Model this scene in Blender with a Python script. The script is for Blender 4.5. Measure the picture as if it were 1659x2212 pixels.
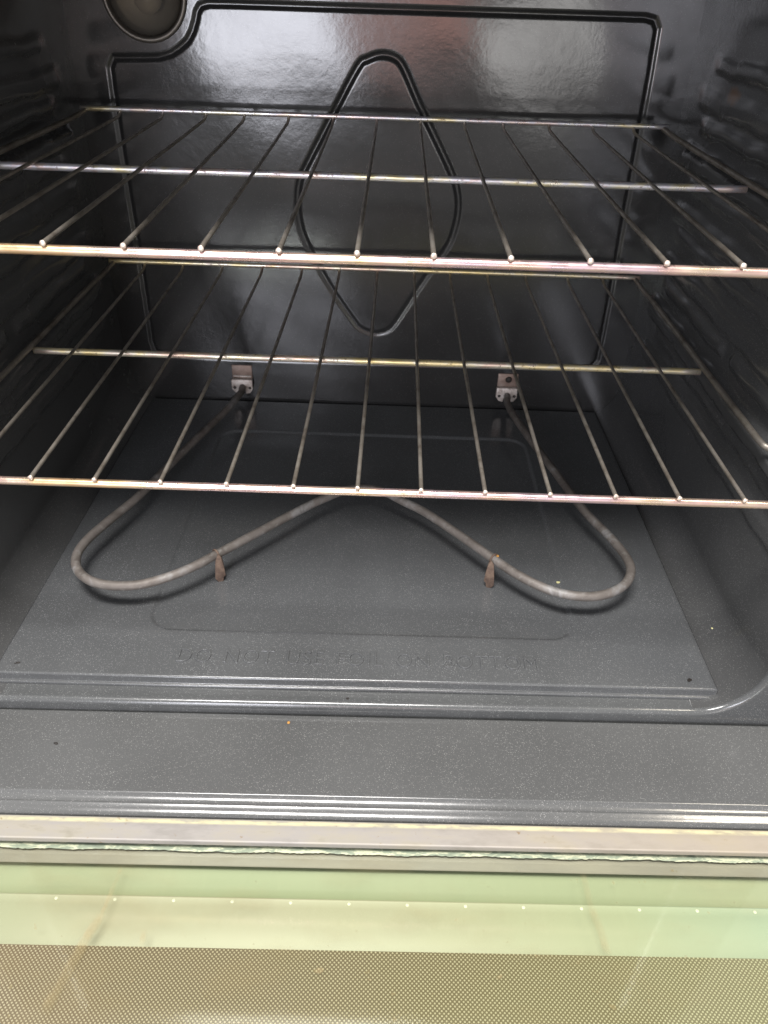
import bpy, bmesh, math, random
import numpy as np
from mathutils import Vector, Matrix

random.seed(7)
rng = np.random.default_rng(7)
for o in list(bpy.data.objects):
    bpy.data.objects.remove(o)
scene = bpy.context.scene
COL = scene.collection

# ------------------------------------------------------------------ camera
cam_d = bpy.data.cameras.new("camera")
cam_d.sensor_fit = 'VERTICAL'
cam_d.sensor_height = 24.0
cam_d.lens = 24.0 * 1661.0 / 2212.0
cam_d.clip_start = 0.01
cam_d.clip_end = 50.0
cam_d.dof.use_dof = True
cam_d.dof.focus_distance = 0.56
cam_d.dof.aperture_fstop = 11.0
cam = bpy.data.objects.new("camera", cam_d)
COL.objects.link(cam)
cam.matrix_world = Matrix(((0.9994833, -0.0321205, -0.0011720, 0.0181519),
                           (0.0175308, 0.5753360, -0.8177293, -0.4213186),
                           (0.0269402, 0.8172862, 0.5756018, 0.2772151),
                           (0, 0, 0, 1)))
scene.camera = cam

# ------------------------------------------------------------------ light
world = bpy.data.worlds.new("World")
scene.world = world
world.use_nodes = True
bg = world.node_tree.nodes["Background"]
bg.inputs[0].default_value = (1.0, 0.985, 0.965, 1)
bg.inputs[1].default_value = 0.62


def area(name, loc, target, sx, sy, radiance, col):
    d = bpy.data.lights.new(name, 'AREA')
    d.shape = 'RECTANGLE'
    d.size, d.size_y = sx, sy
    d.energy = radiance * sx * sy * math.pi
    d.color = col
    o = bpy.data.objects.new(name, d)
    COL.objects.link(o)
    o.location = loc
    v = Vector(target) - Vector(loc)
    o.rotation_euler = v.to_track_quat('-Z', 'Y').to_euler()
    return o


# the kitchen's ceiling lamps and the bright window behind the viewer, plus two added lamps
area("ceiling_lamp", (-0.20, -0.62, 1.75), (-0.1, 0.0, -0.18), 0.80, 0.36, 80.0, (1.0, 0.97, 0.94))
area("side_ceiling_lamp", (1.15, -0.25, 1.75), (0.2, -0.15, -0.2), 0.45, 0.30, 40.0, (1.0, 0.90, 0.74))
area("window_light", (-0.47, -2.2, 0.42), (-0.1, 0.465, 0.10), 0.50, 1.15, 18.0, (0.90, 0.91, 1.0))
area("grey_reflection_light", (0.56, -2.2, 0.04), (0.12, 0.465, 0.18), 0.34, 0.34, 7.0, (1.0, 0.98, 0.96))  # added lamp, makes the grey blur reflected on the back wall
area("red_reflection_light", (0.08, -2.2, 0.15), (0.03, 0.465, 0.22), 0.50, 0.24, 4.6, (1.0, 0.50, 0.42))  # added red lamp, stands for the viewer's shirt reflected on the back wall

scene.view_settings.view_transform = 'Standard'
scene.view_settings.look = 'None'
scene.view_settings.exposure = 0.0
scene.view_settings.gamma = 1.0
scene.view_settings.use_curve_mapping = False
scene.render.engine = 'CYCLES'
scene.cycles.use_denoising = True
scene.cycles.max_bounces = 7
scene.cycles.transparent_max_bounces = 12
scene.cycles.sample_clamp_indirect = 6.0
scene.cycles.caustics_reflective = False
scene.cycles.caustics_refractive = False


# ------------------------------------------------------------------ node helpers
class NT:
    def __init__(self, name):
        self.m = bpy.data.materials.new(name)
        self.m.use_nodes = True
        self.t = self.m.node_tree
        self.b = self.t.nodes["Principled BSDF"]
        self.out = self.t.nodes["Material Output"]
        self.co = self.n('ShaderNodeTexCoord').outputs['Object']

    def n(self, kind, **kw):
        nd = self.t.nodes.new(kind)
        for k, v in kw.items():
            setattr(nd, k, v)
        return nd

    def l(self, a, b):
        self.t.links.new(a, b)

    def setin(self, nd, key, v):
        if isinstance(v, bpy.types.NodeSocket):
            self.l(v, nd.inputs[key])
        else:
            nd.inputs[key].default_value = v

    def math(self, op, a, b=None, c=None, clamp=False):
        nd = self.n('ShaderNodeMath', operation=op)
        nd.use_clamp = clamp
        self.setin(nd, 0, a)
        if b is not None:
            self.setin(nd, 1, b)
        if c is not None:
            self.setin(nd, 2, c)
        return nd.outputs[0]

    def scaled(self, sx, sy, sz, loc=(0, 0, 0)):
        nd = self.n('ShaderNodeMapping')
        nd.inputs['Scale'].default_value = (sx, sy, sz)
        nd.inputs['Location'].default_value = loc
        self.l(self.co, nd.inputs[0])
        return nd.outputs[0]

    def noise(self, scale, detail=3, rough=0.5, vec=None, dist=0.0):
        nd = self.n('ShaderNodeTexNoise')
        nd.inputs['Scale'].default_value = scale
        nd.inputs['Detail'].default_value = detail
        nd.inputs['Roughness'].default_value = rough
        nd.inputs['Distortion'].default_value = dist
        self.l(vec if vec is not None else self.co, nd.inputs['Vector'])
        return nd.outputs[0]

    def voronoi(self, scale, vec=None):
        nd = self.n('ShaderNodeTexVoronoi')
        nd.inputs['Scale'].default_value = scale
        self.l(vec if vec is not None else self.co, nd.inputs['Vector'])
        return nd

    def ramp(self, fac, stops, interp='LINEAR'):
        nd = self.n('ShaderNodeValToRGB')
        nd.color_ramp.interpolation = interp
        els = nd.color_ramp.elements
        while len(els) < len(stops):
            els.new(0.5)
        for e, (p, c) in zip(els, stops):
            e.position = p
            e.color = tuple(c) + (1,) if len(c) == 3 else c
        self.l(fac, nd.inputs[0])
        return nd.outputs[0]

    def mapr(self, v, a, b, c, d):
        nd = self.n('ShaderNodeMapRange')
        self.setin(nd, 0, v)
        for i, x in enumerate((a, b, c, d)):
            nd.inputs[i + 1].default_value = x
        return nd.outputs[0]

    def mix(self, f, a, b):
        nd = self.n('ShaderNodeMix', data_type='RGBA')
        self.setin(nd, 0, f)
        for i, x in ((6, a), (7, b)):
            if isinstance(x, bpy.types.NodeSocket):
                self.l(x, nd.inputs[i])
            else:
                nd.inputs[i].default_value = tuple(x) + (1,)
        return nd.outputs[2]

    def bump(self, h, strength=0.3, dist=0.001, normal=None):
        nd = self.n('ShaderNodeBump')
        nd.inputs['Strength'].default_value = strength
        nd.inputs['Distance'].default_value = dist
        self.l(h, nd.inputs['Height'])
        if normal is not None:
            self.l(normal, nd.inputs['Normal'])
        return nd.outputs[0]

    def xyz(self, off=(0.0, 0.2, -0.187)):
        """object coordinates counted from the middle of the rack front (the oven's own origin lies at off)"""
        nd = self.n('ShaderNodeSeparateXYZ')
        ad = self.n('ShaderNodeVectorMath', operation='ADD')
        ad.inputs[1].default_value = off
        self.l(self.co, ad.inputs[0])
        self.l(ad.outputs[0], nd.inputs[0])
        return nd.outputs

    def seg(self, ax, ay, bx, by, w, wob=0.0):
        """soft mask of a streak lying along the line a-b (object x,y), half-width w"""
        x, y, z = self.xyz()
        L = math.hypot(bx - ax, by - ay)
        ux, uy = (bx - ax) / L, (by - ay) / L
        px = self.math('SUBTRACT', x, ax)
        py = self.math('SUBTRACT', y, ay)
        t = self.math('ADD', self.math('MULTIPLY', px, ux), self.math('MULTIPLY', py, uy))
        d = self.math('SUBTRACT', self.math('MULTIPLY', px, uy), self.math('MULTIPLY', py, ux))
        if wob:
            nz = self.noise(45, 3)
            d = self.math('ADD', d, self.math('MULTIPLY', self.math('SUBTRACT', nz, 0.5), wob))
        m1 = self.mapr(self.math('ABSOLUTE', d), w * 0.55, w, 1, 0)
        m2 = self.mapr(t, -w, w, 0, 1)
        m3 = self.mapr(t, L - w, L + w, 1, 0)
        return self.math('MULTIPLY', m1, self.math('MULTIPLY', m2, m3), clamp=True)

    def set(self, **kw):
        for k, v in kw.items():
            key = {'base': 'Base Color', 'rough': 'Roughness', 'metal': 'Metallic', 'normal': 'Normal', 'ior': 'IOR',
                   'coat': 'Coat Weight', 'coatr': 'Coat Roughness', 'spec': 'Specular IOR Level', 'alpha': 'Alpha'}[k]
            if isinstance(v, tuple) and len(v) == 3:
                v = v + (1,)
            self.setin(self.b, key, v)
        return self.m


def enamel(name, base, rough, speck=0.5, speck_col=(0.42, 0.43, 0.43), peel=0.25, peel_scale=160, ior=1.55, rust_tone=None):
    t = NT(name)
    v = t.voronoi(1150)
    rnd = t.n('ShaderNodeSeparateColor')
    t.l(v.outputs['Color'], rnd.inputs[0])
    size = t.mapr(rnd.outputs[0], 1.0 - speck, 1.0, 0.0, 0.40)
    m = t.math('LESS_THAN', v.outputs['Distance'], size)
    v2 = t.voronoi(2300)
    r2 = t.n('ShaderNodeSeparateColor')
    t.l(v2.outputs['Color'], r2.inputs[0])
    s2 = t.mapr(r2.outputs[1], 1.0 - speck, 1.0, 0.0, 0.42)
    m2 = t.math('MULTIPLY', t.math('LESS_THAN', v2.outputs['Distance'], s2), 0.55)
    mm = t.math('MAXIMUM', m, m2)
    clus = t.mapr(t.noise(28, 3, 0.6), 0.32, 0.68, 0.45, 1.0)
    mm = t.math('MULTIPLY', mm, clus)
    tone = t.mapr(t.noise(6, 3, 0.5), 0.3, 0.7, 0.85, 1.15)
    b0 = t.n('ShaderNodeMix', data_type='RGBA', blend_type='MULTIPLY')
    b0.inputs[0].default_value = 1.0
    b0.inputs[6].default_value = base + (1,)
    tc = t.n('ShaderNodeCombineColor')
    for i in range(3):
        t.l(tone, tc.inputs[i])
    t.l(tc.outputs[0], b0.inputs[7])
    col = t.mix(mm, b0.outputs[2], speck_col)
    if rust_tone:  # orange reflection of rust, painted into the wall colour
        x, y, z = t.xyz()
        for (ry, rz, rad) in rust_tone:
            dy = t.math('SUBTRACT', y, ry)
            dz = t.math('MULTIPLY', t.math('SUBTRACT', z, rz), 2.2)
            d = t.math('SQRT', t.math('ADD', t.math('MULTIPLY', dy, dy), t.math('MULTIPLY', dz, dz)))
            d = t.math('ADD', d, t.math('MULTIPLY', t.math('SUBTRACT', t.noise(120, 3), 0.5), rad))
            col = t.mix(t.math('MULTIPLY', t.mapr(d, rad * 0.4, rad, 0.75, 0.0), t.math('GREATER_THAN', x, 0.0)), col, (0.16, 0.07, 0.02))
    h = t.noise(peel_scale, 2, 0.5)
    h2 = t.noise(peel_scale * 3.2, 2, 0.5)
    hh = t.math('ADD', h, t.math('MULTIPLY', h2, 0.35))
    nrm = t.bump(hh, peel, 0.0006)
    wear = t.mapr(t.noise(14, 4, 0.6), 0.35, 0.7, rough * 0.85, rough * 1.2)
    t.set(base=col, rough=wear, normal=nrm, ior=ior)
    return t.m


def heat_metal(name, stops, scale, rough, streak=1.0, spots=0.6, spot_col=(0.10, 0.05, 0.03), metal=1.0):
    """chrome wire coloured by heat: bands of straw, silver, rose and lilac along x, with rusty specks"""
    t = NT(name)
    n1 = t.noise(1.0, 4, 0.6, t.scaled(scale, scale * 3, scale * 3))
    n2 = t.noise(1.0, 3, 0.6, t.scaled(scale * 6, 300 * streak, 300 * streak))
    f = t.math('ADD', t.math('MULTIPLY', n1, 0.72), t.math('MULTIPLY', n2, 0.28))
    f = t.mapr(f, 0.32, 0.68, 0, 1)
    c = t.ramp(f, stops)
    s = t.noise(260, 3, 0.65)
    sm = t.mapr(s, 0.60, 0.70, 0, spots)
    c = t.mix(sm, c, spot_col)
    r = t.mapr(t.noise(90, 3), 0.3, 0.7, rough * 0.7, rough * 1.35)
    r = t.math('ADD', r, t.math('MULTIPLY', sm, 0.3))
    t.set(base=c, rough=r, metal=t.math('SUBTRACT', metal, t.math('MULTIPLY', sm, 0.7)),
          normal=t.bump(t.noise(700, 2), 0.12, 0.0003))
    return t.m


M = {}
M['wall'] = enamel('black_enamel', (0.022, 0.022, 0.022), 0.15, 0.18, (0.10, 0.10, 0.10), 0.12, 125)
M['side'] = enamel('black_enamel_side', (0.068, 0.069, 0.070), 0.24, 0.45, (0.19, 0.19, 0.185), 0.12, 130, rust_tone=[(0.335, 0.196, 0.018)])
M['floor'] = enamel('speckled_enamel_floor', (0.078, 0.081, 0.083), 0.18, 0.55, (0.23, 0.235, 0.235), 0.06, 190)
M['pan'] = enamel('speckled_enamel_pan', (0.083, 0.086, 0.089), 0.18, 0.62, (0.235, 0.24, 0.245), 0.06, 190)
M['liner'] = enamel('speckled_enamel_door', (0.092, 0.094, 0.095), 0.17, 0.62, (0.235, 0.235, 0.232), 0.05, 190)

STRAW = [(0.0, (0.58, 0.39, 0.29)), (0.22, (0.80, 0.54, 0.30)), (0.40, (0.72, 0.57, 0.45)), (0.56, (0.70, 0.48, 0.43)),
         (0.75, (0.60, 0.46, 0.52)), (1.0, (0.74, 0.55, 0.43))]
OILY = [(0.0, (0.44, 0.31, 0.16)), (0.2, (0.72, 0.58, 0.28)), (0.42, (0.72, 0.62, 0.38)), (0.58, (0.66, 0.62, 0.52)),
        (0.74, (0.64, 0.48, 0.40)), (1.0, (0.66, 0.52, 0.28))]
M['bar'] = heat_metal('heat_tinted_chrome_bar', STRAW, 7, 0.29, 1.0, 0.35, (0.24, 0.12, 0.05), 0.85)
SILVER = [(0.0, (0.40, 0.29, 0.18)), (0.2, (0.70, 0.61, 0.36)), (0.42, (0.70, 0.67, 0.60)), (0.58, (0.60, 0.60, 0.66)),
          (0.74, (0.66, 0.54, 0.52)), (1.0, (0.66, 0.58, 0.46))]
M['crossbar_silver'] = heat_metal('heat_tinted_silver_crossbar', SILVER, 18, 0.34, 1.0, 0.8, (0.12, 0.06, 0.03), 0.75)
M['crossbar'] = heat_metal('heat_tinted_crossbar', OILY, 14, 0.36, 1.0, 0.75, (0.12, 0.06, 0.03), 0.7)
t = NT('dull_rack_wire')
c = t.ramp(t.noise(60, 4, 0.65), [(0.3, (0.20, 0.17, 0.14)), (0.5, (0.35, 0.315, 0.27)), (0.62, (0.41, 0.375, 0.33)), (0.75, (0.22, 0.16, 0.12))])
M['wire'] = t.set(base=c, rough=0.45, metal=0.75, normal=t.bump(t.noise(900, 3, 0.6), 0.35, 0.0004))
t = NT('cut_wire_end')
c = t.mix(t.mapr(t.noise(420, 2), 0.45, 0.6, 0, 1), (0.82, 0.74, 0.66), (0.55, 0.42, 0.36))
M['tip'] = t.set(base=c, rough=0.42, metal=0.6)

t = NT('oxidised_element_tube')
n = t.noise(26, 4, 0.62, dist=0.6)
c = t.ramp(n, [(0.30, (0.09, 0.077, 0.068)), (0.45, (0.148, 0.130, 0.116)), (0.55, (0.185, 0.165, 0.15)), (0.63, (0.26, 0.252, 0.245)), (0.72, (0.145, 0.132, 0.124))])
c = t.mix(t.mapr(t.noise(150, 3, 0.7), 0.55, 0.72, 0, 0.4), c, (0.34, 0.33, 0.31))
M['tube'] = t.set(base=c, rough=0.58, metal=0.25, normal=t.bump(t.noise(420, 4, 0.7), 0.35, 0.0006))
t = NT('rusty_support_steel')
c = t.ramp(t.noise(130, 4, 0.65), [(0.3, (0.07, 0.045, 0.035)), (0.5, (0.14, 0.095, 0.072)), (0.7, (0.23, 0.165, 0.12))])
M['rust_tone'] = t.set(base=c, rough=0.72, metal=0.2, normal=t.bump(t.noise(600, 3), 0.4, 0.0005))
t = NT('tarnished_bracket_plate')
c = t.ramp(t.noise(90, 4, 0.6), [(0.3, (0.14, 0.095, 0.075)), (0.55, (0.24, 0.175, 0.145)), (0.75, (0.32, 0.265, 0.235))])
M['plate'] = t.set(base=c, rough=0.5, metal=0.45)
t = NT('pale_ceramic_terminal')
c = t.ramp(t.noise(200, 4, 0.65), [(0.3, (0.24, 0.19, 0.16)), (0.5, (0.55, 0.49, 0.45)), (0.75, (0.70, 0.66, 0.62))])
M['terminal'] = t.set(base=c, rough=0.5, metal=0.2)
t = NT('dark_hole')
M['hole'] = t.set(base=(0.02, 0.015, 0.012), rough=0.7)

t = NT('tarnished_trim_metal')
x, y, z = t.xyz()
n = t.noise(1.0, 5, 0.62, t.scaled(22, 60, 60))
c = t.ramp(n, [(0.3, (0.225, 0.212, 0.197)), (0.48, (0.295, 0.278, 0.262)), (0.62, (0.31, 0.288, 0.245)), (0.75, (0.235, 0.218, 0.175))])
warm = t.mapr(x, 0.0, 0.28, 0.0, 0.55)
c = t.mix(warm, c, (0.34, 0.28, 0.20))
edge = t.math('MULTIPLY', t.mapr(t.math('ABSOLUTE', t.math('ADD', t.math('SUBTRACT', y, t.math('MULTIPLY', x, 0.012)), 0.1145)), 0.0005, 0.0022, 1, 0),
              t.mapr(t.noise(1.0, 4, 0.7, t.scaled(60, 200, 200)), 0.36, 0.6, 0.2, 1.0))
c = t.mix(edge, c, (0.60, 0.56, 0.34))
c = t.mix(t.mapr(t.noise(150, 3, 0.7), 0.66, 0.74, 0, 0.7), c, (0.20, 0.13, 0.06))
M['trim'] = t.set(base=c, rough=0.55, metal=0.1, normal=t.bump(t.noise(300, 3), 0.15, 0.0004))

t = NT('green_glass_seal')
c = t.ramp(t.noise(1.0, 5, 0.7, t.scaled(70, 260, 260), 0.8), [(0.34, (0.17, 0.20, 0.15)), (0.48, (0.23, 0.27, 0.195)), (0.56, (0.48, 0.49, 0.34)), (0.66, (0.25, 0.30, 0.22)), (0.76, (0.42, 0.46, 0.34))])
M['seal'] = t.set(base=c, rough=0.4)

t = NT('pale_inner_door_metal')
x, y, z = t.xyz()
n = t.noise(7, 3, 0.5)
fx = t.math('ADD', t.mapr(x, -0.25, 0.3, 0, 1), t.math('MULTIPLY', t.math('SUBTRACT', n, 0.5), 0.45))
c = t.ramp(fx, [(0.0, (0.35, 0.345, 0.26)), (0.3, (0.40, 0.37, 0.29)), (0.6, (0.385, 0.37, 0.275)), (0.82, (0.36, 0.375, 0.27)), (1.0, (0.325, 0.38, 0.295))])
t2 = NT('greenish_inner_flank')
n2 = t2.noise(5, 3, 0.5)
M['flank'] = t2.set(base=t2.ramp(n2, [(0.3, (0.27, 0.30, 0.20)), (0.7, (0.32, 0.32, 0.225))]), rough=0.5)
t2 = NT('pinkish_trim_reflection')  # pinkish reflection of the trim, put into a plain colour
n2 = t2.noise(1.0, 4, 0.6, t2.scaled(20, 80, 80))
M['trim_reflection'] = t2.set(base=t2.ramp(n2, [(0.3, (0.205, 0.180, 0.165)), (0.7, (0.255, 0.225, 0.198))]), rough=0.5)
M['inner'] = t.set(base=c, rough=0.45, metal=0.0)

# printed dot screen on the window
t = NT('dotted_window_screen')
x, y, z = t.xyz()
P = 0.00185
u = t.math('DIVIDE', t.math('ADD', x, y), P * 1.41421)
v_ = t.math('DIVIDE', t.math('SUBTRACT', x, y), P * 1.41421)
fu = t.math('SUBTRACT', t.math('FRACT', u), 0.5)
fv = t.math('SUBTRACT', t.math('FRACT', v_), 0.5)
r = t.math('SQRT', t.math('ADD', t.math('MULTIPLY', fu, fu), t.math('MULTIPLY', fv, fv)))
dot = t.mapr(r, 0.24, 0.34, 1, 0)
n = t.noise(9, 3, 0.5)
fx = t.math('ADD', t.mapr(x, -0.22, 0.28, 0, 1), t.math('MULTIPLY', t.math('SUBTRACT', n, 0.5), 0.5))
b0 = t.ramp(fx, [(0.0, (0.140, 0.092, 0.062)), (0.35, (0.130, 0.094, 0.062)), (0.6, (0.128, 0.098, 0.054)), (1.0, (0.155, 0.132, 0.075))])
d0 = t.ramp(fx, [(0.0, (0.41, 0.34, 0.265)), (0.6, (0.40, 0.345, 0.245)), (1.0, (0.42, 0.39, 0.27))])
M['screen'] = t.set(base=t.mix(dot, b0, d0), rough=0.5)

# window pane: mostly clear, a faint coated reflection, dried streaks on it
t = NT('coated_oven_glass')
tr = t.n('ShaderNodeBsdfTransparent')
tr.inputs[0].default_value = (0.96, 0.98, 0.93, 1)
gl = t.n('ShaderNodeBsdfGlossy')
gl.inputs['Roughness'].default_value = 0.06
gl.inputs['Color'].default_value = (0.95, 1.0, 0.9, 1)
fr = t.n('ShaderNodeFresnel')
fr.inputs[0].default_value = 1.75
mx = t.n('ShaderNodeMixShader')
geo = t.n('ShaderNodeNewGeometry')
t.l(t.math('MULTIPLY', fr.outputs[0], t.math('SUBTRACT', 1.0, geo.outputs['Backfacing'])), mx.inputs[0])
t.l(tr.outputs[0], mx.inputs[1])
t.l(gl.outputs[0], mx.inputs[2])
df = t.n('ShaderNodeBsdfDiffuse')
streaks = [(-0.1471, -0.1443, -0.1517, -0.1749, 0.0016, 0.45), (-0.1517, -0.1749, -0.1552, -0.1906, 0.0032, 0.60),
           (-0.1552, -0.1906, -0.1647, -0.2293, 0.0042, 0.40), (-0.1211, -0.1840, -0.1209, -0.1910, 0.0022, 0.35),
           (0.1590, -0.1390, 0.1611, -0.1607, 0.0022, 0.25), (0.1611, -0.1607, 0.1647, -0.1877, 0.0030, 0.30)]
acc = None
for (ax, ay, bx_, by_, w, k) in streaks:
    m = t.math('MULTIPLY', t.seg(ax, ay, bx_, by_, w, 0.004), t.mapr(t.noise(1.0, 4, 0.7, t.scaled(90, 60, 90)), 0.3, 0.7, k * 0.15, k * 0.75))
    acc = m if acc is None else t.math('MAXIMUM', acc, m)
sp = t.math('MULTIPLY', t.mapr(t.noise(130, 2, 0.5), 0.72, 0.78, 0, 1), 0.35)
acc = t.math('MAXIMUM', acc, sp)
smear = t.math('MULTIPLY', t.mapr(t.noise(1.0, 4, 0.6, t.scaled(16, 40, 10)), 0.5, 0.8, 0, 1), 0.10)
acc = t.math('MAXIMUM', acc, smear)
df.inputs[0].default_value = (0.34, 0.27, 0.15, 1)
mx2 = t.n('ShaderNodeMixShader')
t.l(acc, mx2.inputs[0])
t.l(mx.outputs[0], mx2.inputs[1])
t.l(df.outputs[0], mx2.inputs[2])
t.l(mx2.outputs[0], t.out.inputs[0])
M['glass'] = t.m

# smoked glass of the oven lamp
t = NT('smoky_lamp_glass')
tr = t.n('ShaderNodeBsdfTransparent')
tr.inputs[0].default_value = (0.72, 0.68, 0.60, 1)
gl = t.n('ShaderNodeBsdfGlossy')
gl.inputs['Roughness'].default_value = 0.08
fr = t.n('ShaderNodeFresnel')
fr.inputs[0].default_value = 1.6
mx = t.n('ShaderNodeMixShader')
geo = t.n('ShaderNodeNewGeometry')
t.l(t.math('MULTIPLY', fr.outputs[0], t.math('SUBTRACT', 1.0, geo.outputs['Backfacing'])), mx.inputs[0])
t.l(tr.outputs[0], mx.inputs[1])
t.l(gl.outputs[0], mx.inputs[2])
df = t.n('ShaderNodeBsdfDiffuse')
df.inputs[0].default_value = (0.20, 0.19, 0.17, 1)
mx2 = t.n('ShaderNodeMixShader')
mx2.inputs[0].default_value = 0.30
t.l(mx.outputs[0], mx2.inputs[1])
t.l(df.outputs[0], mx2.inputs[2])
t.l(mx2.outputs[0], t.out.inputs[0])
M['lampglass'] = t.m
t = NT('lamp_socket_metal')
M['socket'] = t.set(base=(0.16, 0.145, 0.125), rough=0.45, metal=0.7)
t = NT('frosted_bulb')
M['bulb'] = t.set(base=(0.42, 0.38, 0.33), rough=0.25)


def plain(name, col, rough=0.6):
    t = NT(name)
    n = t.noise(900, 3, 0.6)
    c = t.mix(t.mapr(n, 0.35, 0.65, 0, 1), tuple(x * 0.6 for x in col), col)
    return t.set(base=c, rough=rough)


M['rivet'] = NT('white_rivet').set(base=(0.72, 0.70, 0.60), rough=0.4)
M['crumb_dark'] = plain('burnt_crumb', (0.018, 0.014, 0.012))
M['crumb_orange'] = plain('toasted_crumb', (0.55, 0.27, 0.06))
M['crumb_yellow'] = plain('yellow_crumb', (0.72, 0.68, 0.34))
M['crumb_white'] = plain('white_crumb', (0.78, 0.76, 0.70))

# ------------------------------------------------------------------ mesh helpers
ROOT = {}


def link(name, me, mat, parent=None, smooth=True, origin=None):
    for p in me.polygons:
        p.use_smooth = smooth
    if mat is not None:
        me.materials.append(mat)
    o = bpy.data.objects.new(name, me)
    COL.objects.link(o)
    if parent is not None:
        o.parent = parent
        ro = ROOT.get(parent.as_pointer(), Vector((0, 0, 0)))
        ROOT[o.as_pointer()] = ro
        me.transform(Matrix.Translation(-ro))
    elif origin is not None:
        me.transform(Matrix.Translation(-Vector(origin)))
        o.location = origin
        ROOT[o.as_pointer()] = Vector(origin)
    me.update()
    return o


def thing(name, label, cat, loc, group=None):
    o = bpy.data.objects.new(name, None)
    o.empty_display_size = 0.02
    COL.objects.link(o)
    o.location = loc
    ROOT[o.as_pointer()] = Vector(loc)
    return tag(o, label, cat, group)


def tag(o, label, cat, group=None):
    o['label'] = label
    o['category'] = cat
    if group:
        o['group'] = group
    return o


def mesh(verts, faces):
    me = bpy.data.meshes.new("mesh")
    me.from_pydata([tuple(map(float, v)) for v in verts], [], faces)
    me.update()
    return me


def grid(P):
    """P: (n, m, 3) array -> quad mesh"""
    n, m, _ = P.shape
    idx = np.arange(n * m).reshape(n, m)
    F = np.stack([idx[:-1, :-1], idx[1:, :-1], idx[1:, 1:], idx[:-1, 1:]], -1).reshape(-1, 4)
    return mesh(P.reshape(-1, 3), F.tolist())


def flip(me):
    bm = bmesh.new()
    bm.from_mesh(me)
    bmesh.ops.reverse_faces(bm, faces=bm.faces)
    bm.to_mesh(me)
    bm.free()
    return me


def smooth_path(pts, closed=False, n=8):
    """Catmull-Rom through the points"""
    P = [Vector(p) for p in pts]
    out = []
    N = len(P)
    for i in range(N if closed else N - 1):
        p0 = P[(i - 1) % N] if closed or i > 0 else P[0]
        p1, p2 = P[i], P[(i + 1) % N]
        p3 = P[(i + 2) % N] if closed or i + 2 < N else P[-1]
        for k in range(n):
            t_ = k / n
            out.append(0.5 * ((2 * p1) + (-p0 + p2) * t_ + (2 * p0 - 5 * p1 + 4 * p2 - p3) * t_ * t_ + (-p0 + 3 * p1 - 3 * p2 + p3) * t_ ** 3))
    if not closed:
        out.append(P[-1])
    return out


def tube(path, r, seg=12, caps=True, wob=0.0):
    path = [Vector(p) for p in path]
    n = len(path)
    T = [(path[min(i + 1, n - 1)] - path[max(i - 1, 0)]).normalized() for i in range(n)]
    up = Vector((0, 0, 1)) if abs(T[0].z) < 0.9 else Vector((1, 0, 0))
    nrm = (up - T[0] * up.dot(T[0])).normalized()
    V = []
    for i in range(n):
        nrm = (nrm - T[i] * nrm.dot(T[i])).normalized()
        b = T[i].cross(nrm)
        rr = r[i] if isinstance(r, (list, tuple)) else r
        if wob:
            rr *= 1 + random.uniform(-wob, wob)
        for k in range(seg):
            a = 2 * math.pi * k / seg
            V.append(path[i] + (nrm * math.cos(a) + b * math.sin(a)) * rr)
    F = []
    for i in range(n - 1):
        for k in range(seg):
            k2 = (k + 1) % seg
            F.append((i * seg + k, i * seg + k2, (i + 1) * seg + k2, (i + 1) * seg + k))
    if caps:
        V.append(path[0]); V.append(path[-1])
        for k in range(seg):
            k2 = (k + 1) % seg
            F.append((len(V) - 2, k2, k))
            F.append((len(V) - 1, (n - 1) * seg + k, (n - 1) * seg + k2))
    return mesh(V, F)


def lathe(profile, center, axis='Y', seg=40):
    """profile: list of (radius, along)"""
    V, F = [], []
    for (r_, a_) in profile:
        for k in range(seg):
            t_ = 2 * math.pi * k / seg
            V.append((center[0] + r_ * math.cos(t_), center[1] + a_, center[2] + r_ * math.sin(t_)))
    for i in range(len(profile) - 1):
        for k in range(seg):
            k2 = (k + 1) % seg
            F.append((i * seg + k, (i + 1) * seg + k, (i + 1) * seg + k2, i * seg + k2))
    return mesh(V, F)


def bevel_box(x0, x1, y0, y1, z0, z1, b=0.0006, seg=2):
    bm = bmesh.new()
    bmesh.ops.create_cube(bm, size=1)
    for v in bm.verts:
        v.co = Vector(((x0 + x1) / 2 + v.co.x * (x1 - x0), (y0 + y1) / 2 + v.co.y * (y1 - y0), (z0 + z1) / 2 + v.co.z * (z1 - z0)))
    bmesh.ops.bevel(bm, geom=list(bm.edges), offset=b, segments=seg, affect='EDGES', profile=0.5)
    me = bpy.data.meshes.new("mesh")
    bm.to_mesh(me)
    bm.free()
    return me


def prism(outline, y0, y1, b=0.0005):
    """(x,z) outline pushed from y0 to y1, edges softened"""
    bm = bmesh.new()
    vs = [bm.verts.new((x, y0, z)) for x, z in outline]
    f = bm.faces.new(vs)
    ret = bmesh.ops.extrude_face_region(bm, geom=[f])
    for v in [g for g in ret['geom'] if isinstance(g, bmesh.types.BMVert)]:
        v.co.y = y1
    bmesh.ops.recalc_face_normals(bm, faces=bm.faces)
    if b:
        bmesh.ops.bevel(bm, geom=list(bm.edges), offset=b, segments=2, affect='EDGES', profile=0.5)
    me = bpy.data.meshes.new("mesh")
    bm.to_mesh(me)
    bm.free()
    return me


def seg_dist(X, Z, path, closed):
    d = np.full(X.shape, 1e9)
    N = len(path)
    for i in range(N if closed else N - 1):
        ax, az = path[i]
        bx, bz = path[(i + 1) % N]
        L2 = (bx - ax) ** 2 + (bz - az) ** 2 + 1e-12
        t_ = np.clip(((X - ax) * (bx - ax) + (Z - az) * (bz - az)) / L2, 0, 1)
        d = np.minimum(d, np.hypot(X - ax - t_ * (bx - ax), Z - az - t_ * (bz - az)))
    return d


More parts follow.
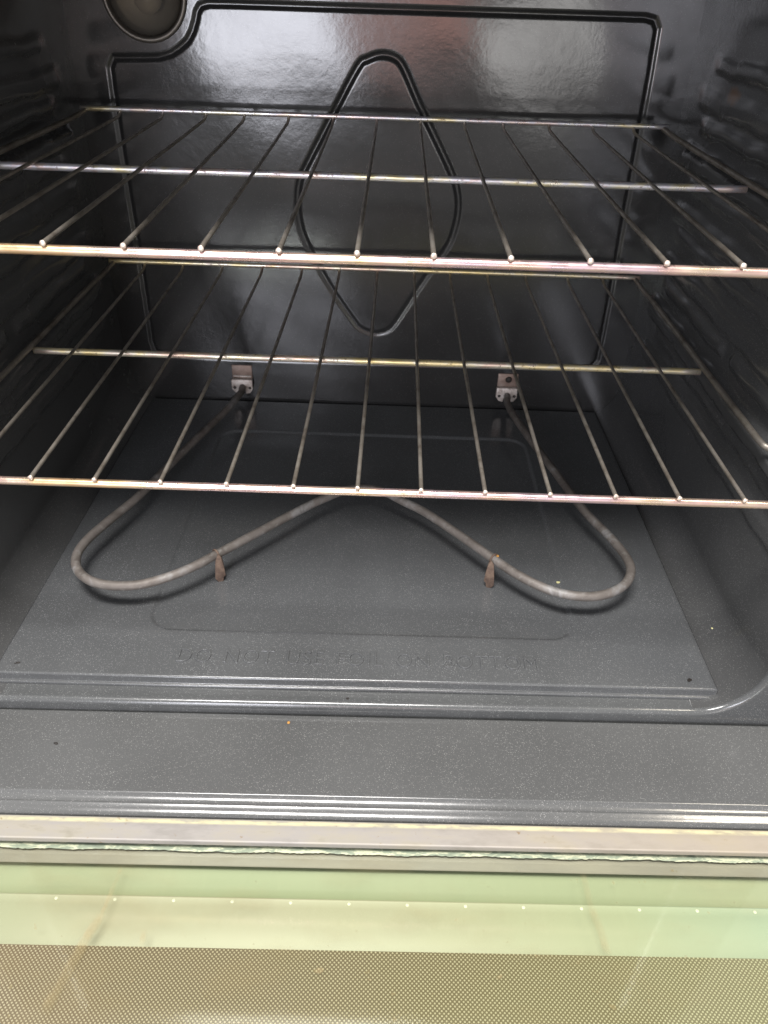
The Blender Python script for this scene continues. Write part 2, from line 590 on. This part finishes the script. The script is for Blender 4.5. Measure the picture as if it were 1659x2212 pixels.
def sstep(x, a, b):
    t_ = np.clip((x - a) / (b - a), 0, 1)
    return t_ * t_ * (3 - 2 * t_)


# ------------------------------------------------------------------ the oven
XL, XR = -0.3075, 0.3105          # side walls
YB, YF = 0.465, -0.018            # back wall, start of the front rim
ZF, ZT = -0.187, 0.300            # basin floor, ceiling
RC = 0.060                        # rounded lower corners
SK = 0.014                        # the front of the oven is not quite square to the racks


def fy(x):
    return YF + SK * x


oven = thing('oven', 'black enamel oven with its door hanging open, seen from the front', 'oven', (0.0, 0.2, -0.187))

# back wall with its pressed grooves
rh = [(0.0015, 0.2085), (-0.0123, 0.2042), (-0.0215, 0.1973), (-0.0463, 0.1554), (-0.0756, 0.1045), (-0.0835, 0.0889), (-0.0867, 0.0698),
      (-0.0859, 0.049), (-0.0789, 0.0239), (-0.0536, -0.0243), (-0.0268, -0.0642), (-0.0155, -0.0771), (0.003, -0.0824), (0.0197, -0.0759),
      (0.0318, -0.0585), (0.0584, -0.0133), (0.0806, 0.0223), (0.0877, 0.0427), (0.0903, 0.0641), (0.0877, 0.0831), (0.0797, 0.1016),
      (0.0628, 0.1311), (0.0417, 0.1663), (0.0248, 0.1973), (0.0152, 0.2064)]
pn = [(-0.2660, 0.1985), (-0.2400, 0.1992), (-0.2208, 0.2001), (-0.2077, 0.2036), (-0.1982, 0.2091), (-0.1901, 0.2152), (-0.1847, 0.2227), (-0.1804, 0.2321),
      (-0.1782, 0.2393), (-0.1744, 0.2444), (-0.1670, 0.2464), (-0.1465, 0.2467), (0.0, 0.2468), (0.2560, 0.2469), (0.2655, 0.2450), (0.2700, 0.2380), (0.2715, 0.1976), (0.2720, 0.1579),
      (0.2730, 0.1135), (0.2745, 0.0337), (0.2754, -0.0214), (0.2760, -0.0813), (0.2755, -0.1080), (0.2700, -0.1175), (0.2580, -0.1190), (0.013, -0.1205), (-0.176, -0.1210),
      (-0.2560, -0.1190), (-0.2690, -0.1150), (-0.2715, -0.1029), (-0.2710, -0.0562), (-0.2708, -0.012), (-0.2715, 0.029), (-0.2717, 0.0662), (-0.2715, 0.1243), (-0.2715, 0.1633), (-0.2710, 0.1900)]
rhs = [(p.x, p.y) for p in smooth_path([(a, b, 0) for a, b in rh], True, 4)]
xs = np.linspace(XL - 0.004, XR + 0.004, 560)
zs = np.linspace(ZF - 0.004, ZT + 0.004, 430)
X, Z = np.meshgrid(xs, zs, indexing='ij')


def groove(d, w):
    return np.where(d < w, 0.5 * (1 + np.cos(np.pi * np.clip(d / w, 0, 1))), 0.0) ** 0.8


D = 0.0020 * (0.35 + 0.65 * sstep(Z, -0.04, 0.09)) * groove(seg_dist(X, Z, rhs, True), 0.0046) + 0.0018 * groove(seg_dist(X, Z, pn, True), 0.0041)
wav = 0.0004 * np.sin(X * 21 + 1.0) * np.cos(Z * 17) + 0.00025 * np.sin(X * 43 + Z * 31)
lampx, lampz, lampr = -0.2275, 0.2535, 0.0385
rl = np.hypot(X - lampx, Z - lampz)
D += 0.010 * (1 - sstep(rl, lampr - 0.006, lampr + 0.001))
me = grid(np.stack([X, YB + D + wav, Z], -1))
bw = link('back_wall', me, M['wall'], oven)

# side walls: rack guides pressed into them, blending into the rounded lower corner
RK = [0.1508 + 0.0503 * k for k in range(-4, 2)]


def guide(Y, Z, stop):
    p = np.zeros_like(Y)
    for i, rk in enumerate(RK):
        wz = 0.0009 * np.sin(Y * 61 + i * 1.7) + 0.0005 * np.sin(Y * 143 + i)
        used = min(abs(rk), abs(rk - 0.1508)) < 0.01
        for (z0, z1, dep) in ((rk - 0.0260, rk - 0.0035, 0.0100), (rk + 0.0060, rk + 0.0235, 0.0032)):
            cz, hz = (z0 + z1) / 2, (z1 - z0) / 2
            y0, y1 = 0.012, (0.405 if dep < 0.01 else 0.428)
            ends = sstep(Y, y0, y0 + 0.02) * (1 - sstep(Y, y1 - 0.026, y1))
            zz_ = Z - wz
            if dep > 0.01:      # ledge that carries the rack: slopes up to a rounded lip
                h = (dep if used else 0.0075) * sstep(zz_, z0, z1 - 0.004) * (1 - sstep(zz_, z1 - 0.0035, z1)) * ends
            else:
                h = (dep if used else 0.0020) * sstep(zz_, z0, z0 + 0.005) * (1 - sstep(zz_, z1 - 0.008, z1)) * ends
            if dep < 0.01 and abs(rk) < 0.02:
                h *= 1 - (1 - sstep(np.abs(Y - 0.203), 0.006, 0.016))
            p = np.maximum(p, h)
    return p


def RL(y):
    return 0.036 + (RC - 0.036) * sstep(np.asarray(y), 0.28, 0.46)


def RR(y):
    return 0.046 - 0.010 * sstep(np.asarray(y), -0.015, 0.06) + 0.012 * sstep(np.asarray(y), 0.30, 0.46)


def side(sgn):
    xw = XL if sgn < 0 else XR
    tt = np.linspace(0, 1, 190)
    ny = 150
    aa = np.linspace(0, math.pi / 2, 26)[1:]
    rows = []
    y = np.linspace(fy(xw), YB + 0.003, ny)
    R_ = RL(y) if sgn < 0 else RR(y)
    for t_ in tt:
        z_ = (ZT + 0.003) * (1 - t_) + (ZF + R_) * t_
        rows.append(np.stack([xw - sgn * guide(y, z_, sgn), y, z_], -1))
    for a in aa:
        x_ = xw - sgn * R_ * (1 - math.cos(a))
        rows.append(np.stack([x_, y + (fy(x_) - fy(xw)) * np.linspace(1, 0, ny), ZF + R_ * (1 - math.sin(a))], -1))
    me = grid(np.array(rows))
    if sgn > 0:
        flip(me)
    return me


link('side_wall', side(-1), M['side'], oven)
link('side_wall', side(1), M['side'], oven)
rows = []
for t_ in np.linspace(0, 1, 60):
    y = np.linspace(fy(XL), YB + 0.003, 60)
    x_ = (XL + RL(y)) * (1 - t_) + (XR - RR(y)) * t_
    rows.append(np.stack([x_, y + (fy(x_) - fy(XL)) * np.linspace(1, 0, 60), np.full(60, ZF)], -1))
link('cavity_floor', grid(np.array(rows)), M['floor'], oven)
xs_ = np.linspace(XL - 0.002, XR + 0.002, 20)
rows = [np.stack([np.full(20, x_), np.linspace(fy(x_), YB + 0.003, 20), np.full(20, ZT)], -1) for x_ in xs_]
link('cavity_ceiling', flip(grid(np.array(rows))), M['side'], oven)

# front rim round the opening
path = [(XL, ZT), (XL, 0.1), (XL, -0.05)]
for a in np.linspace(0, 90, 16):
    a = math.radians(a)
    path.append((XL + 0.036 * (1 - math.cos(a)), ZF + 0.036 * (1 - math.sin(a))))
for x_ in np.linspace(XL + 0.046, XR - 0.056, 24):
    path.append((x_, ZF))
for a in np.linspace(90, 0, 16):
    a = math.radians(a)
    path.append((XR - 0.046 * (1 - math.cos(a)), ZF + 0.046 * (1 - math.sin(a))))
path += [(XR, -0.05), (XR, 0.1), (XR, ZT)]
rr = 0.0045
prof = [(0, 0)] + [(rr * (1 - math.cos(a)), -rr * math.sin(a)) for a in np.linspace(0.1, math.pi / 2, 9)] + [(0.012, -rr), (0.075, -rr)]
rows = []
for i, (px, pz) in enumerate(path):
    a0, a1 = path[max(i - 1, 0)], path[min(i + 1, len(path) - 1)]
    tx, tz = a1[0] - a0[0], a1[1] - a0[1]
    L = math.hypot(tx, tz)
    nx, nz = tz / L, -tx / L      # outward
    rows.append([(px + nx * o_, fy(px) + yy, pz + nz * o_) for o_, yy in prof])
me = grid(np.array(rows))
fr_ = link('front_rim', me, M['floor'], oven)
link('front_lintel', bevel_box(XL - 0.06, XR + 0.06, YF - 0.0085, YF + 0.010, ZT, ZT + 0.05, 0.004, 3), M['side'], oven)

# oven lamp in the upper corner of the back wall
lamp = link('oven_light', lathe([(lampr + 0.0035, 0.001), (lampr + 0.0025, -0.0025), (lampr, -0.0035), (lampr - 0.002, -0.002), (lampr - 0.0028, 0.006), (0.030, 0.0095), (0.002, 0.0098)],
                                (lampx, YB, lampz)), M['socket'], oven)
dome = [(lampr - 0.003, 0.003)] + [((lampr - 0.003) * math.cos(a), 0.003 - 0.020 * math.sin(a)) for a in np.linspace(0.1, math.pi / 2 - 0.02, 14)]
link('glass_cover', lathe(dome, (lampx, YB, lampz)), M['lampglass'], lamp)
bulb = [(0.006, 0.008), (0.008, 0.004)] + [(0.013 * math.sin(a), -0.003 - 0.010 * math.cos(a) * -1) for a in []]
bulb = [(0.0135 * math.sin(a), -0.001 + 0.0095 * math.cos(a)) for a in np.linspace(0.3, math.pi - 0.02, 14)]
link('bulb', lathe(bulb, (lampx + 0.003, YB, lampz - 0.004)), M['bulb'], lamp)

# ------------------------------------------------------------------ open door (a part of the oven)
ZD = -0.197
DS = 0.0115                                     # the open door hangs very slightly skewed


def door_grid(profile, x0, x1, n=60):
    rows = []
    for x_ in np.linspace(x0, x1, n):
        rows.append([(x_, y_ + DS * x_, z_) for y_, z_ in profile])
    return flip(grid(np.array(rows)))


def arc(y0, z0, r_, a0, a1, n=7):
    return [(y0 + r_ * math.cos(math.radians(a)), z0 + r_ * math.sin(math.radians(a))) for a in np.linspace(a0, a1, n)]


# liner profile from the hinge edge towards the viewer
prof = [(-0.0235, ZD - 0.022)] + arc(-0.0265, ZD - 0.003, 0.003, 0, 90) + [(-0.040, ZD), (-0.060, ZD + 0.0003), (-0.080, ZD)]
prof += arc(-0.0945, ZD - 0.0022, 0.0022, 90, 138, 8)
prof += arc(-0.0945 - 0.0016 - 0.0052, ZD - 0.0022 + 0.0015 - 0.0050, 0.0018, 66, 112, 8)
py, pz = prof[-1]
prof += [(py - 0.0025, pz - 0.0013), (-0.1095, pz - 0.0016), (-0.1100, pz - 0.0030), (-0.1100, pz - 0.02)]
PZ = pz
door = link('door', door_grid(prof, -0.38, 0.38), M['liner'], oven)
# sides and front of the door frame, out of the picture
link('door_border', bevel_box(-0.38, -0.335, -0.47, -0.112, ZD - 0.02, ZD - 0.001, 0.004, 3), M['liner'], door)
link('door_border', bevel_box(0.335, 0.38, -0.47, -0.108, ZD - 0.02, ZD - 0.001, 0.004, 3), M['liner'], door)
link('door_border', bevel_box(-0.335, 0.335, -0.47, -0.42, ZD - 0.02, ZD - 0.001, 0.004, 3), M['liner'], door)
# metal trim that holds the window
zt = -0.2015
tp = arc(-0.1127, zt - 0.0008, 0.0008, 0, 90, 4) + [(-0.120, zt - 0.0002)] + arc(-0.1277, zt - 0.0012, 0.0010, 80, 180, 6) + [(-0.1287, zt - 0.0045)]
link('window_trim', door_grid([(-0.1119, zt - 0.010)] + tp, -0.335, 0.335), M['trim'], door)
ZG = -0.2115
# ragged bead of sealant along the glass
rows = []
for x_ in np.linspace(-0.335, 0.335, 420):
    w = 0.0064 + 0.0003 * math.sin(x_ * 55) + 0.0003 * math.sin(x_ * 171 + 1) + random.uniform(-0.0003, 0.0003)
    yy = -0.1236 + DS * x_
    rows.append([(x_, yy, ZG + 0.0004), (x_, yy - w * 0.35, ZG + 0.0004 + random.uniform(0, 0.0002)), (x_, yy - w * 0.75, ZG + 0.0003 + random.uniform(0, 0.0002)), (x_, yy - w, ZG + 0.00004)])
link('glass_seal', flip(grid(np.array(rows))), M['seal'], door)
# glass pane, a real 3 mm sheet
link('window_glass', bevel_box(-0.334, 0.334, -0.419, -0.118, ZG - 0.003, ZG, 0.0005), M['glass'], door, smooth=False)
# pale inner frame seen through the glass: sloping flank, then a flat with a row of punched holes
link('trim_reflection_strip', door_grid([(-0.119, ZG - 0.0034), (-0.1375, ZG - 0.0034), (-0.1380, ZG - 0.0040)], -0.334, 0.334), M['trim_reflection'], door)  # added strip, stands in for the trim's reflection in the glass
link('inner_flank', door_grid([(-0.120, ZG - 0.0085), (-0.131, ZG - 0.0100), (-0.140, ZG - 0.0122), (-0.147, ZG - 0.0142), (-0.1515, ZG - 0.0148), (-0.1533, ZG - 0.0146)], -0.334, 0.334), M['flank'], door)
ip = arc(-0.1542, ZG - 0.0152, 0.0012, 50, 120, 6) + [(-0.160, ZG - 0.0143), (-0.1915, ZG - 0.0143), (-0.193, ZG - 0.0160), (-0.215, ZG - 0.020)]
inner = link('inner_frame', door_grid(ip, -0.334, 0.334), M['inner'], door)
for k in range(-7, 8):
    hx = 0.004 + 0.0384 * k
    hy = -0.1562 + DS * hx
    bm = bmesh.new()
    bmesh.ops.create_uvsphere(bm, u_segments=10, v_segments=6, radius=0.0012)
    for v in bm.verts:
        v.co = Vector((v.co.x + hx, v.co.y + hy, v.co.z * 0.3 + ZG - 0.0143))
    me = bpy.data.meshes.new("mesh")
    bm.to_mesh(me)
    bm.free()
    link('rivet', me, M['rivet'], inner)
# dotted print on the underside of the pane
link('dotted_screen', door_grid([(-0.1905, ZG - 0.0042), (-0.30, ZG - 0.0042), (-0.419, ZG - 0.0042)], -0.334, 0.334, 4), M['screen'], door)

# ------------------------------------------------------------------ removable bottom panel
ZP = -0.177
panel = thing('bottom_panel', 'speckled dark grey enamel panel lying in the bottom of the oven', 'oven panel', (0.0, 0.2, ZP))
x0, x1, y1 = -0.2815, 0.2858, 0.4600
yfl = -0.0055
prof = arc(yfl + 0.0012, ZP - 0.0018, 0.0018, 90, 180, 7)
prof += [(yfl - 0.0007, ZF + 0.0032)]
prof += arc(yfl - 0.0016, ZF + 0.0015, 0.0013, 55, 180, 7)
prof += [(yfl - 0.0029, ZF + 0.0004)]
ys = np.concatenate([np.linspace(y1, 0.395, 20)[:-1], np.linspace(0.395, 0.365, 22)[:-1], np.linspace(0.365, 0.065, 80)[:-1],
                     np.linspace(0.065, 0.030, 40)[:-1], np.linspace(0.030, yfl + 0.0018, 14)])
xx = np.concatenate([np.linspace(x0, x0 + 0.004, 4)[:-1], np.linspace(x0 + 0.004, -0.192, 24)[:-1], np.linspace(-0.192, -0.160, 40)[:-1], np.linspace(-0.160, 0.165, 90)[:-1],
                     np.linspace(0.165, 0.197, 40)[:-1], np.linspace(0.197, x1 - 0.004, 24)[:-1], np.linspace(x1 - 0.004, x1, 4)])
rows = []
for x_ in xx:
    cx, hx = 0.0032, 0.1800
    cy, hy = 0.2150, 0.1690
    r_ = 0.022
    qx = abs(x_ - cx) - hx + r_
    qy = np.abs(ys - cy) - hy + r_
    sd = np.hypot(np.maximum(qx, 0), np.maximum(qy, 0)) + np.minimum(np.maximum(qx, qy), 0) - r_
    drop = 0.0020 * (1 - sstep(sd, -0.0022, 0.0022))
    edge = -0.0008 * (1 - sstep(np.minimum(x_ - x0, x1 - x_), 0.0, 0.0025))
    zz = ZP - drop + edge + 0.0003 * np.sin(x_ * 14 + 0.5) * np.cos(ys * 11)
    shear = 0.010 * x_ * (1 - np.clip((ys + 0.01) / 0.15, 0, 1))
    row = [(x_, y_ + s_, z_) for y_, z_, s_ in zip(ys, zz, shear)]
    row += [(x_, y_ + 0.010 * x_, z_ + edge + 0.0003 * math.sin(x_ * 14 + 0.5)) for y_, z_ in prof]
    rows.append(row)
A = np.array(rows)
# turned-down side edges
lo = A[0].copy(); lo[:, 2] -= 0.0015
hi = A[-1].copy(); hi[:, 2] -= 0.0015
A = np.concatenate([lo[None], A, hi[None]], 0)
sheet = link('panel_sheet', flip(grid(A)), M['pan'], panel)

# pressed lettering
cu = bpy.data.curves.new('lettering', 'FONT')
cu.body = "DO NOT USE FOIL ON BOTTOM"
cu.align_x = 'CENTER'
cu.align_y = 'CENTER'
cu.size = 0.0225
cu.space_character = 1.12
cu.space_word = 1.45
cu.extrude = 0.0005
cu.bevel_depth = 0.0004
cu.bevel_resolution = 1
cu.offset = -0.00035
tmp = bpy.data.objects.new('lettering_tmp', cu)
COL.objects.link(tmp)
bpy.context.view_layer.update()
me = bpy.data.meshes.new_from_object(tmp.evaluated_get(bpy.context.evaluated_depsgraph_get()))
bpy.data.objects.remove(tmp)
vx = [v.co.x for v in me.vertices]
w = max(vx) - min(vx)
mid = (max(vx) + min(vx)) / 2
for v in me.vertices:
    v.co.x = (v.co.x - mid) * 0.290 / w + 0.002
    v.co.z = v.co.z + ZP - 0.0001
    v.co.y = v.co.y * 0.95 + 0.0158 + 0.008 * v.co.x
    v.co.z += 0.0003 * math.sin(v.co.x * 14 + 0.5) * math.cos(v.co.y * 11) + 0.0003
link('pressed_lettering', me, M['pan'], panel, smooth=False)

# ------------------------------------------------------------------ racks
YM, YK = 0.2084, 0.4316


def rack(zr, dx, dy, fx, mx_, label, cross):
    r_ = thing('oven_rack', label, 'oven rack', (dx, dy + 0.2, zr), 'chrome wire racks in the oven')
    bend = 0.302
    jit = lambda: random.uniform(-0.0002, 0.0002)
    n = 40
    link('front_bar', tube([(dx - bend + 2 * bend * i / n, dy + 0.0008 + jit() * 0.5, zr - 0.0042) for i in range(n + 1)], 0.0028, 16), M['bar'], r_)
    link('middle_bar', tube([(dx - 0.2932 + 2 * 0.2932 * i / n, dy + YM, zr - 0.0042 + jit() * 0.5) for i in range(n + 1)], 0.0029, 14), M[cross], r_)
    link('back_bar', tube([(dx - 0.2945 + 2 * 0.2945 * i / n, dy + YK, zr + 0.0058 + jit() * 0.5) for i in range(n + 1)], 0.0025, 14), M[cross], r_)
    for s in (-1, 1):
        p = [(s * bend, 0.0012, -0.0047), (s * bend, 0.03, -0.0030), (s * bend, 0.062, -0.0015), (s * 0.2990, 0.070, -0.001), (s * 0.2950, 0.079, 0.0), (s * 0.2948, 0.12, 0.0),
             (s * 0.2948, 0.21, 0.0), (s * 0.2950, 0.33, 0.0), (s * 0.2942, 0.37, 0.0006), (s * 0.2920, 0.395, 0.0016), (s * 0.2905, 0.415, 0.003), (s * 0.2900, 0.4316, 0.0040)]
        link('side_rail', tube(smooth_path([(dx + a, dy + b, zr + c_) for a, b, c_ in p], False, 5), 0.0025, 12), M['wire'], r_)
    for a, b in zip(fx, mx_):
        sl = (b - a) / YM
        ey = 0.418
        pts = [(a - 0.0011 * sl, -0.0016, 0), (a, 0.0, 0), (a + 0.06 * sl, 0.06, 0), (b, YM, 0), (a + sl * 0.33, 0.33, 0.0), (a + sl * ey, ey, 0.0004), (a + sl * ey, ey + 0.006, 0.0016), (a + sl * ey, YK - 0.001, 0.0042)]
        w = link('wire', tube([(x_, y_ + dy, z_ + zr) for x_, y_, z_ in pts], 0.00142, 10), M['wire'], r_)
        # bright cut end
        bm = bmesh.new()
        bmesh.ops.create_uvsphere(bm, u_segments=12, v_segments=8, radius=1)
        for v in bm.verts:
            v.co = Vector((v.co.x * 0.00172 + a, v.co.y * 0.0008 + dy - 0.0017, v.co.z * 0.00172 + zr))
        me = bpy.data.meshes.new("mesh")
        bm.to_mesh(me)
        bm.free()
        link('cut_end', me, M['tip'], w)
    return r_


LFx = [-0.2555, -0.213, -0.1713, -0.1282, -0.0849, -0.0411, 0.0009, 0.0426, 0.0845, 0.1272, 0.1701, 0.2118, 0.2548]
LMx = [-0.2550, -0.2127, -0.17, -0.1264, -0.0827, -0.0401, 0.002, 0.0434, 0.0842, 0.1263, 0.1689, 0.2131, 0.2541]
UFx = [-0.2570, -0.2145, -0.1719, -0.128, -0.0857, -0.0433, -0.0006, 0.0413, 0.0834, 0.1268, 0.1685, 0.2102, 0.2530]
UMx = [-0.2572, -0.2146, -0.1718, -0.1306, -0.0872, -0.0438, -0.0007, 0.0421, 0.0852, 0.1262, 0.17, 0.2127, 0.2545]
rack(0.0, 0.0, 0.0, LFx, LMx, 'lower of the two wire racks, the one right above the heating element', 'crossbar')
rack(0.1508, -0.0030, 0.0036, UFx, UMx, 'upper of the two wire racks, with a shiny straw-coloured front bar', 'crossbar_silver')

# ------------------------------------------------------------------ heating element
ZE = -0.1515
elem = thing('heating_element', 'bent grey oxidised heating element tube standing on two rusty feet', 'heating element', (0.0, 0.25, ZP))
left = [(-0.1640, 0.470, -0.1560), (-0.1635, 0.452, -0.1560), (-0.1622, 0.440, -0.1545), (-0.1645, 0.420, -0.1525), (-0.1690, 0.392, ZE), (-0.1910, 0.3155, ZE), (-0.2030, 0.2735, ZE), (-0.2223, 0.202, ZE),
        (-0.2390, 0.1582, ZE), (-0.2480, 0.1325, ZE), (-0.2510, 0.112, ZE), (-0.2478, 0.0958, ZE), (-0.2405, 0.0836, ZE), (-0.2297, 0.0742, ZE), (-0.2163, 0.0688, ZE),
        (-0.1990, 0.0676, ZE), (-0.1815, 0.0712, ZE), (-0.1614, 0.0826, ZE), (-0.1446, 0.0966, ZE), (-0.1290, 0.1136, ZE), (-0.0999, 0.1452, ZE), (-0.0614, 0.1872, ZE),
        (-0.0411, 0.2070, ZE), (-0.0200, 0.2235, ZE), (-0.001, 0.2280, ZE)]
right = [(0.018, 0.2230, ZE), (0.0382, 0.2065, ZE), (0.0597, 0.1885, ZE), (0.093, 0.1508, ZE), (0.1192, 0.1193, ZE), (0.138, 0.0985, ZE), (0.1596, 0.0815, ZE), (0.1782, 0.0742, ZE), (0.1977, 0.0733, ZE),
         (0.2146, 0.0790, ZE), (0.2290, 0.0902, ZE), (0.2375, 0.1044, ZE), (0.2405, 0.1207, ZE), (0.2371, 0.1408, ZE), (0.2297, 0.1640, ZE), (0.2151, 0.2027, ZE), (0.1988, 0.2701, ZE), (0.180, 0.3482, ZE),
         (0.1690, 0.400, ZE), (0.1665, 0.425, -0.1525), (0.1672, 0.440, -0.1545), (0.1690, 0.452, -0.1560), (0.1695, 0.470, -0.1560)]
link('heating_tube', tube(smooth_path(left + right, False, 6), 0.0041, 14, wob=0.012), M['tube'], elem)


def foot(x, y, ang, flipx):
    s = -1 if flipx else 1
    # strap of thin steel: folded plate with a chipped lower end
    zt_, zb = ZE + 0.0035, ZP - 0.0022
    out = [(-0.0042, zb + 0.004), (-0.0018, zb), (0.0022, zb + 0.0004), (0.0030, zb + 0.0052), (0.0048, zb + 0.0070), (0.0040, -0.162), (0.0026, zt_ - 0.003), (0.0006, zt_), (-0.0020, zt_ - 0.004), (-0.0034, -0.164)]
    me = prism([(a, b) for a, b in out], -0.0006, 0.0006, 0.0002)
    me2 = prism([(0.0030, zb + 0.0075), (0.0046, zb + 0.0072), (0.0040, -0.162), (0.0028, zt_ - 0.004), (0.0020, -0.165)], 0.0005, 0.0040, 0.0002)
    bm = bmesh.new()
    bm.from_mesh(me)
    bm.from_mesh(me2)
    bm.to_mesh(me)
    bm.free()
    me.transform(Matrix.Translation((x, y, 0)) @ Matrix.Rotation(ang, 4, 'Z') @ Matrix.Scale(s * 1.05, 4, (1, 0, 0)))
    if flipx:
        flip(me)
    return me


link('support_foot', foot(-0.1268, 0.1098, math.radians(12), False), M['rust_tone'], elem)
link('support_foot', foot(0.1162, 0.1130, math.radians(-14), True), M['rust_tone'], elem)
# clips over the tube
for (x, y, d) in ((-0.1290, 0.1136, 1), (0.1185, 0.1200, -1)):
    pts = [(x + 0.0048 * math.cos(a) * 0.72 * d, y - 0.0048 * math.cos(a) * 0.7, ZE + 0.0048 * math.sin(a)) for a in np.linspace(-0.3, math.pi + 0.3, 12)]
    link('tube_clip', tube(pts, 0.0009, 6), M['rust_tone'], elem)


def bracket(xc, dark):
    z0, z1 = -0.1295, -0.1520
    b = link('mounting_bracket', prism([(xc - 0.0125, z0), (xc + 0.0125, z0), (xc + 0.0125, z1 - 0.004), (xc - 0.0125, z1 - 0.004)], YB - 0.0014, YB + 0.004, 0.0004), M['plate'], elem)
    blk = [(xc - 0.0133, -0.1465), (xc + 0.0127, -0.1465), (xc + 0.0130, -0.1590), (xc + 0.0095, -0.1645), (xc + 0.0040, -0.1655), (xc + 0.0032, -0.1600), (xc - 0.0032, -0.1600), (xc - 0.0042, -0.1655), (xc - 0.0095, -0.1640), (xc - 0.0135, -0.1590)]
    link('terminal_block', prism(blk, YB - 0.0075, YB - 0.0012, 0.0008), M['terminal'], b)
    for s in (-1, 1):
        link('rivet_hole', lathe([(0.0019, 0.0), (0.0019, -0.0003), (0.0003, -0.0003)], (xc + s * 0.0095, YB - 0.0075, -0.1570), seg=14), M['hole'], b)
    if dark:
        link('screw', lathe([(0.0042, 0.0), (0.0038, -0.0014), (0.0026, -0.0024), (0.0004, -0.0027)], (xc + 0.001, YB - 0.0014, -0.1372), seg=20), M['hole'], b)
    else:
        link('bracket_fold', tube([(xc - 0.0110, YB - 0.0019, -0.1440), (xc + 0.0110, YB - 0.0019, -0.1440)], 0.0012, 8), M['terminal'], b)
    return b


bracket(-0.1640, False)
bracket(0.1690, True)

# ------------------------------------------------------------------ crumbs
def crumb(name, label, loc, size, mat, squash=(1, 1, 0.6), rz=0.0):
    bm = bmesh.new()
    bmesh.ops.create_icosphere(bm, subdivisions=2, radius=1)
    for v in bm.verts:
        k = 1 + random.uniform(-0.22, 0.22)
        v.co = Vector((v.co.x * squash[0] * k, v.co.y * squash[1] * k, v.co.z * squash[2] * k)) * size
    me = bpy.data.meshes.new("mesh")
    bm.to_mesh(me)
    bm.free()
    o = link(name, me, mat, None, False)
    o.location = loc
    o.rotation_euler = (0, 0, rz)
    return tag(o, label, 'crumb', 'crumbs in the oven')


crumb('crumb', 'thin black flake near the left front corner of the bottom panel', (-0.2662, 0.0011, ZP + 0.0003), 0.0016, M['crumb_dark'], (1.5, 0.55, 0.16), 0.4)
crumb('crumb', 'small yellow crumb lying inside the right loop of the heating element', (0.1813, 0.1228, ZP - 0.0016), 0.0017, M['crumb_yellow'], (1, 0.8, 0.6))
crumb('crumb', 'dark smudged flake near the right front corner of the bottom panel', (0.2655, 0.0055, ZP + 0.0002), 0.0019, M['crumb_dark'], (1.2, 0.8, 0.05), 0.6)
crumb('crumb', 'dark round fleck on the strip between bottom panel and front edge', (-0.0047, -0.0158, ZF + 0.0002), 0.0012, M['crumb_dark'], (1, 1, 0.2))
crumb('crumb', 'tiny orange crumb on the speckled door near the oven rim', (-0.0492, -0.0330, ZD + 0.0005), 0.0011, M['crumb_orange'])
crumb('crumb', 'black burnt crumb on the left of the speckled door', (-0.2182, -0.0591, ZD + 0.0006), 0.0014, M['crumb_dark'], (1.4, 0.7, 0.4), -0.3)
crumb('crumb', 'golden crumb stuck on the tube above the right rusty foot', (0.1215, 0.1188, ZE + 0.0046), 0.0013, M['crumb_orange'])
crumb('crumb', 'pair of white specks at the back left of the panel', (-0.1715, 0.3825, ZP - 0.0010), 0.0010, M['crumb_white'])
crumb('crumb', 'orange fleck on the right slope beside the bottom panel', (0.2965, 0.0540, ZF + 0.0215), 0.0008, M['crumb_yellow'])
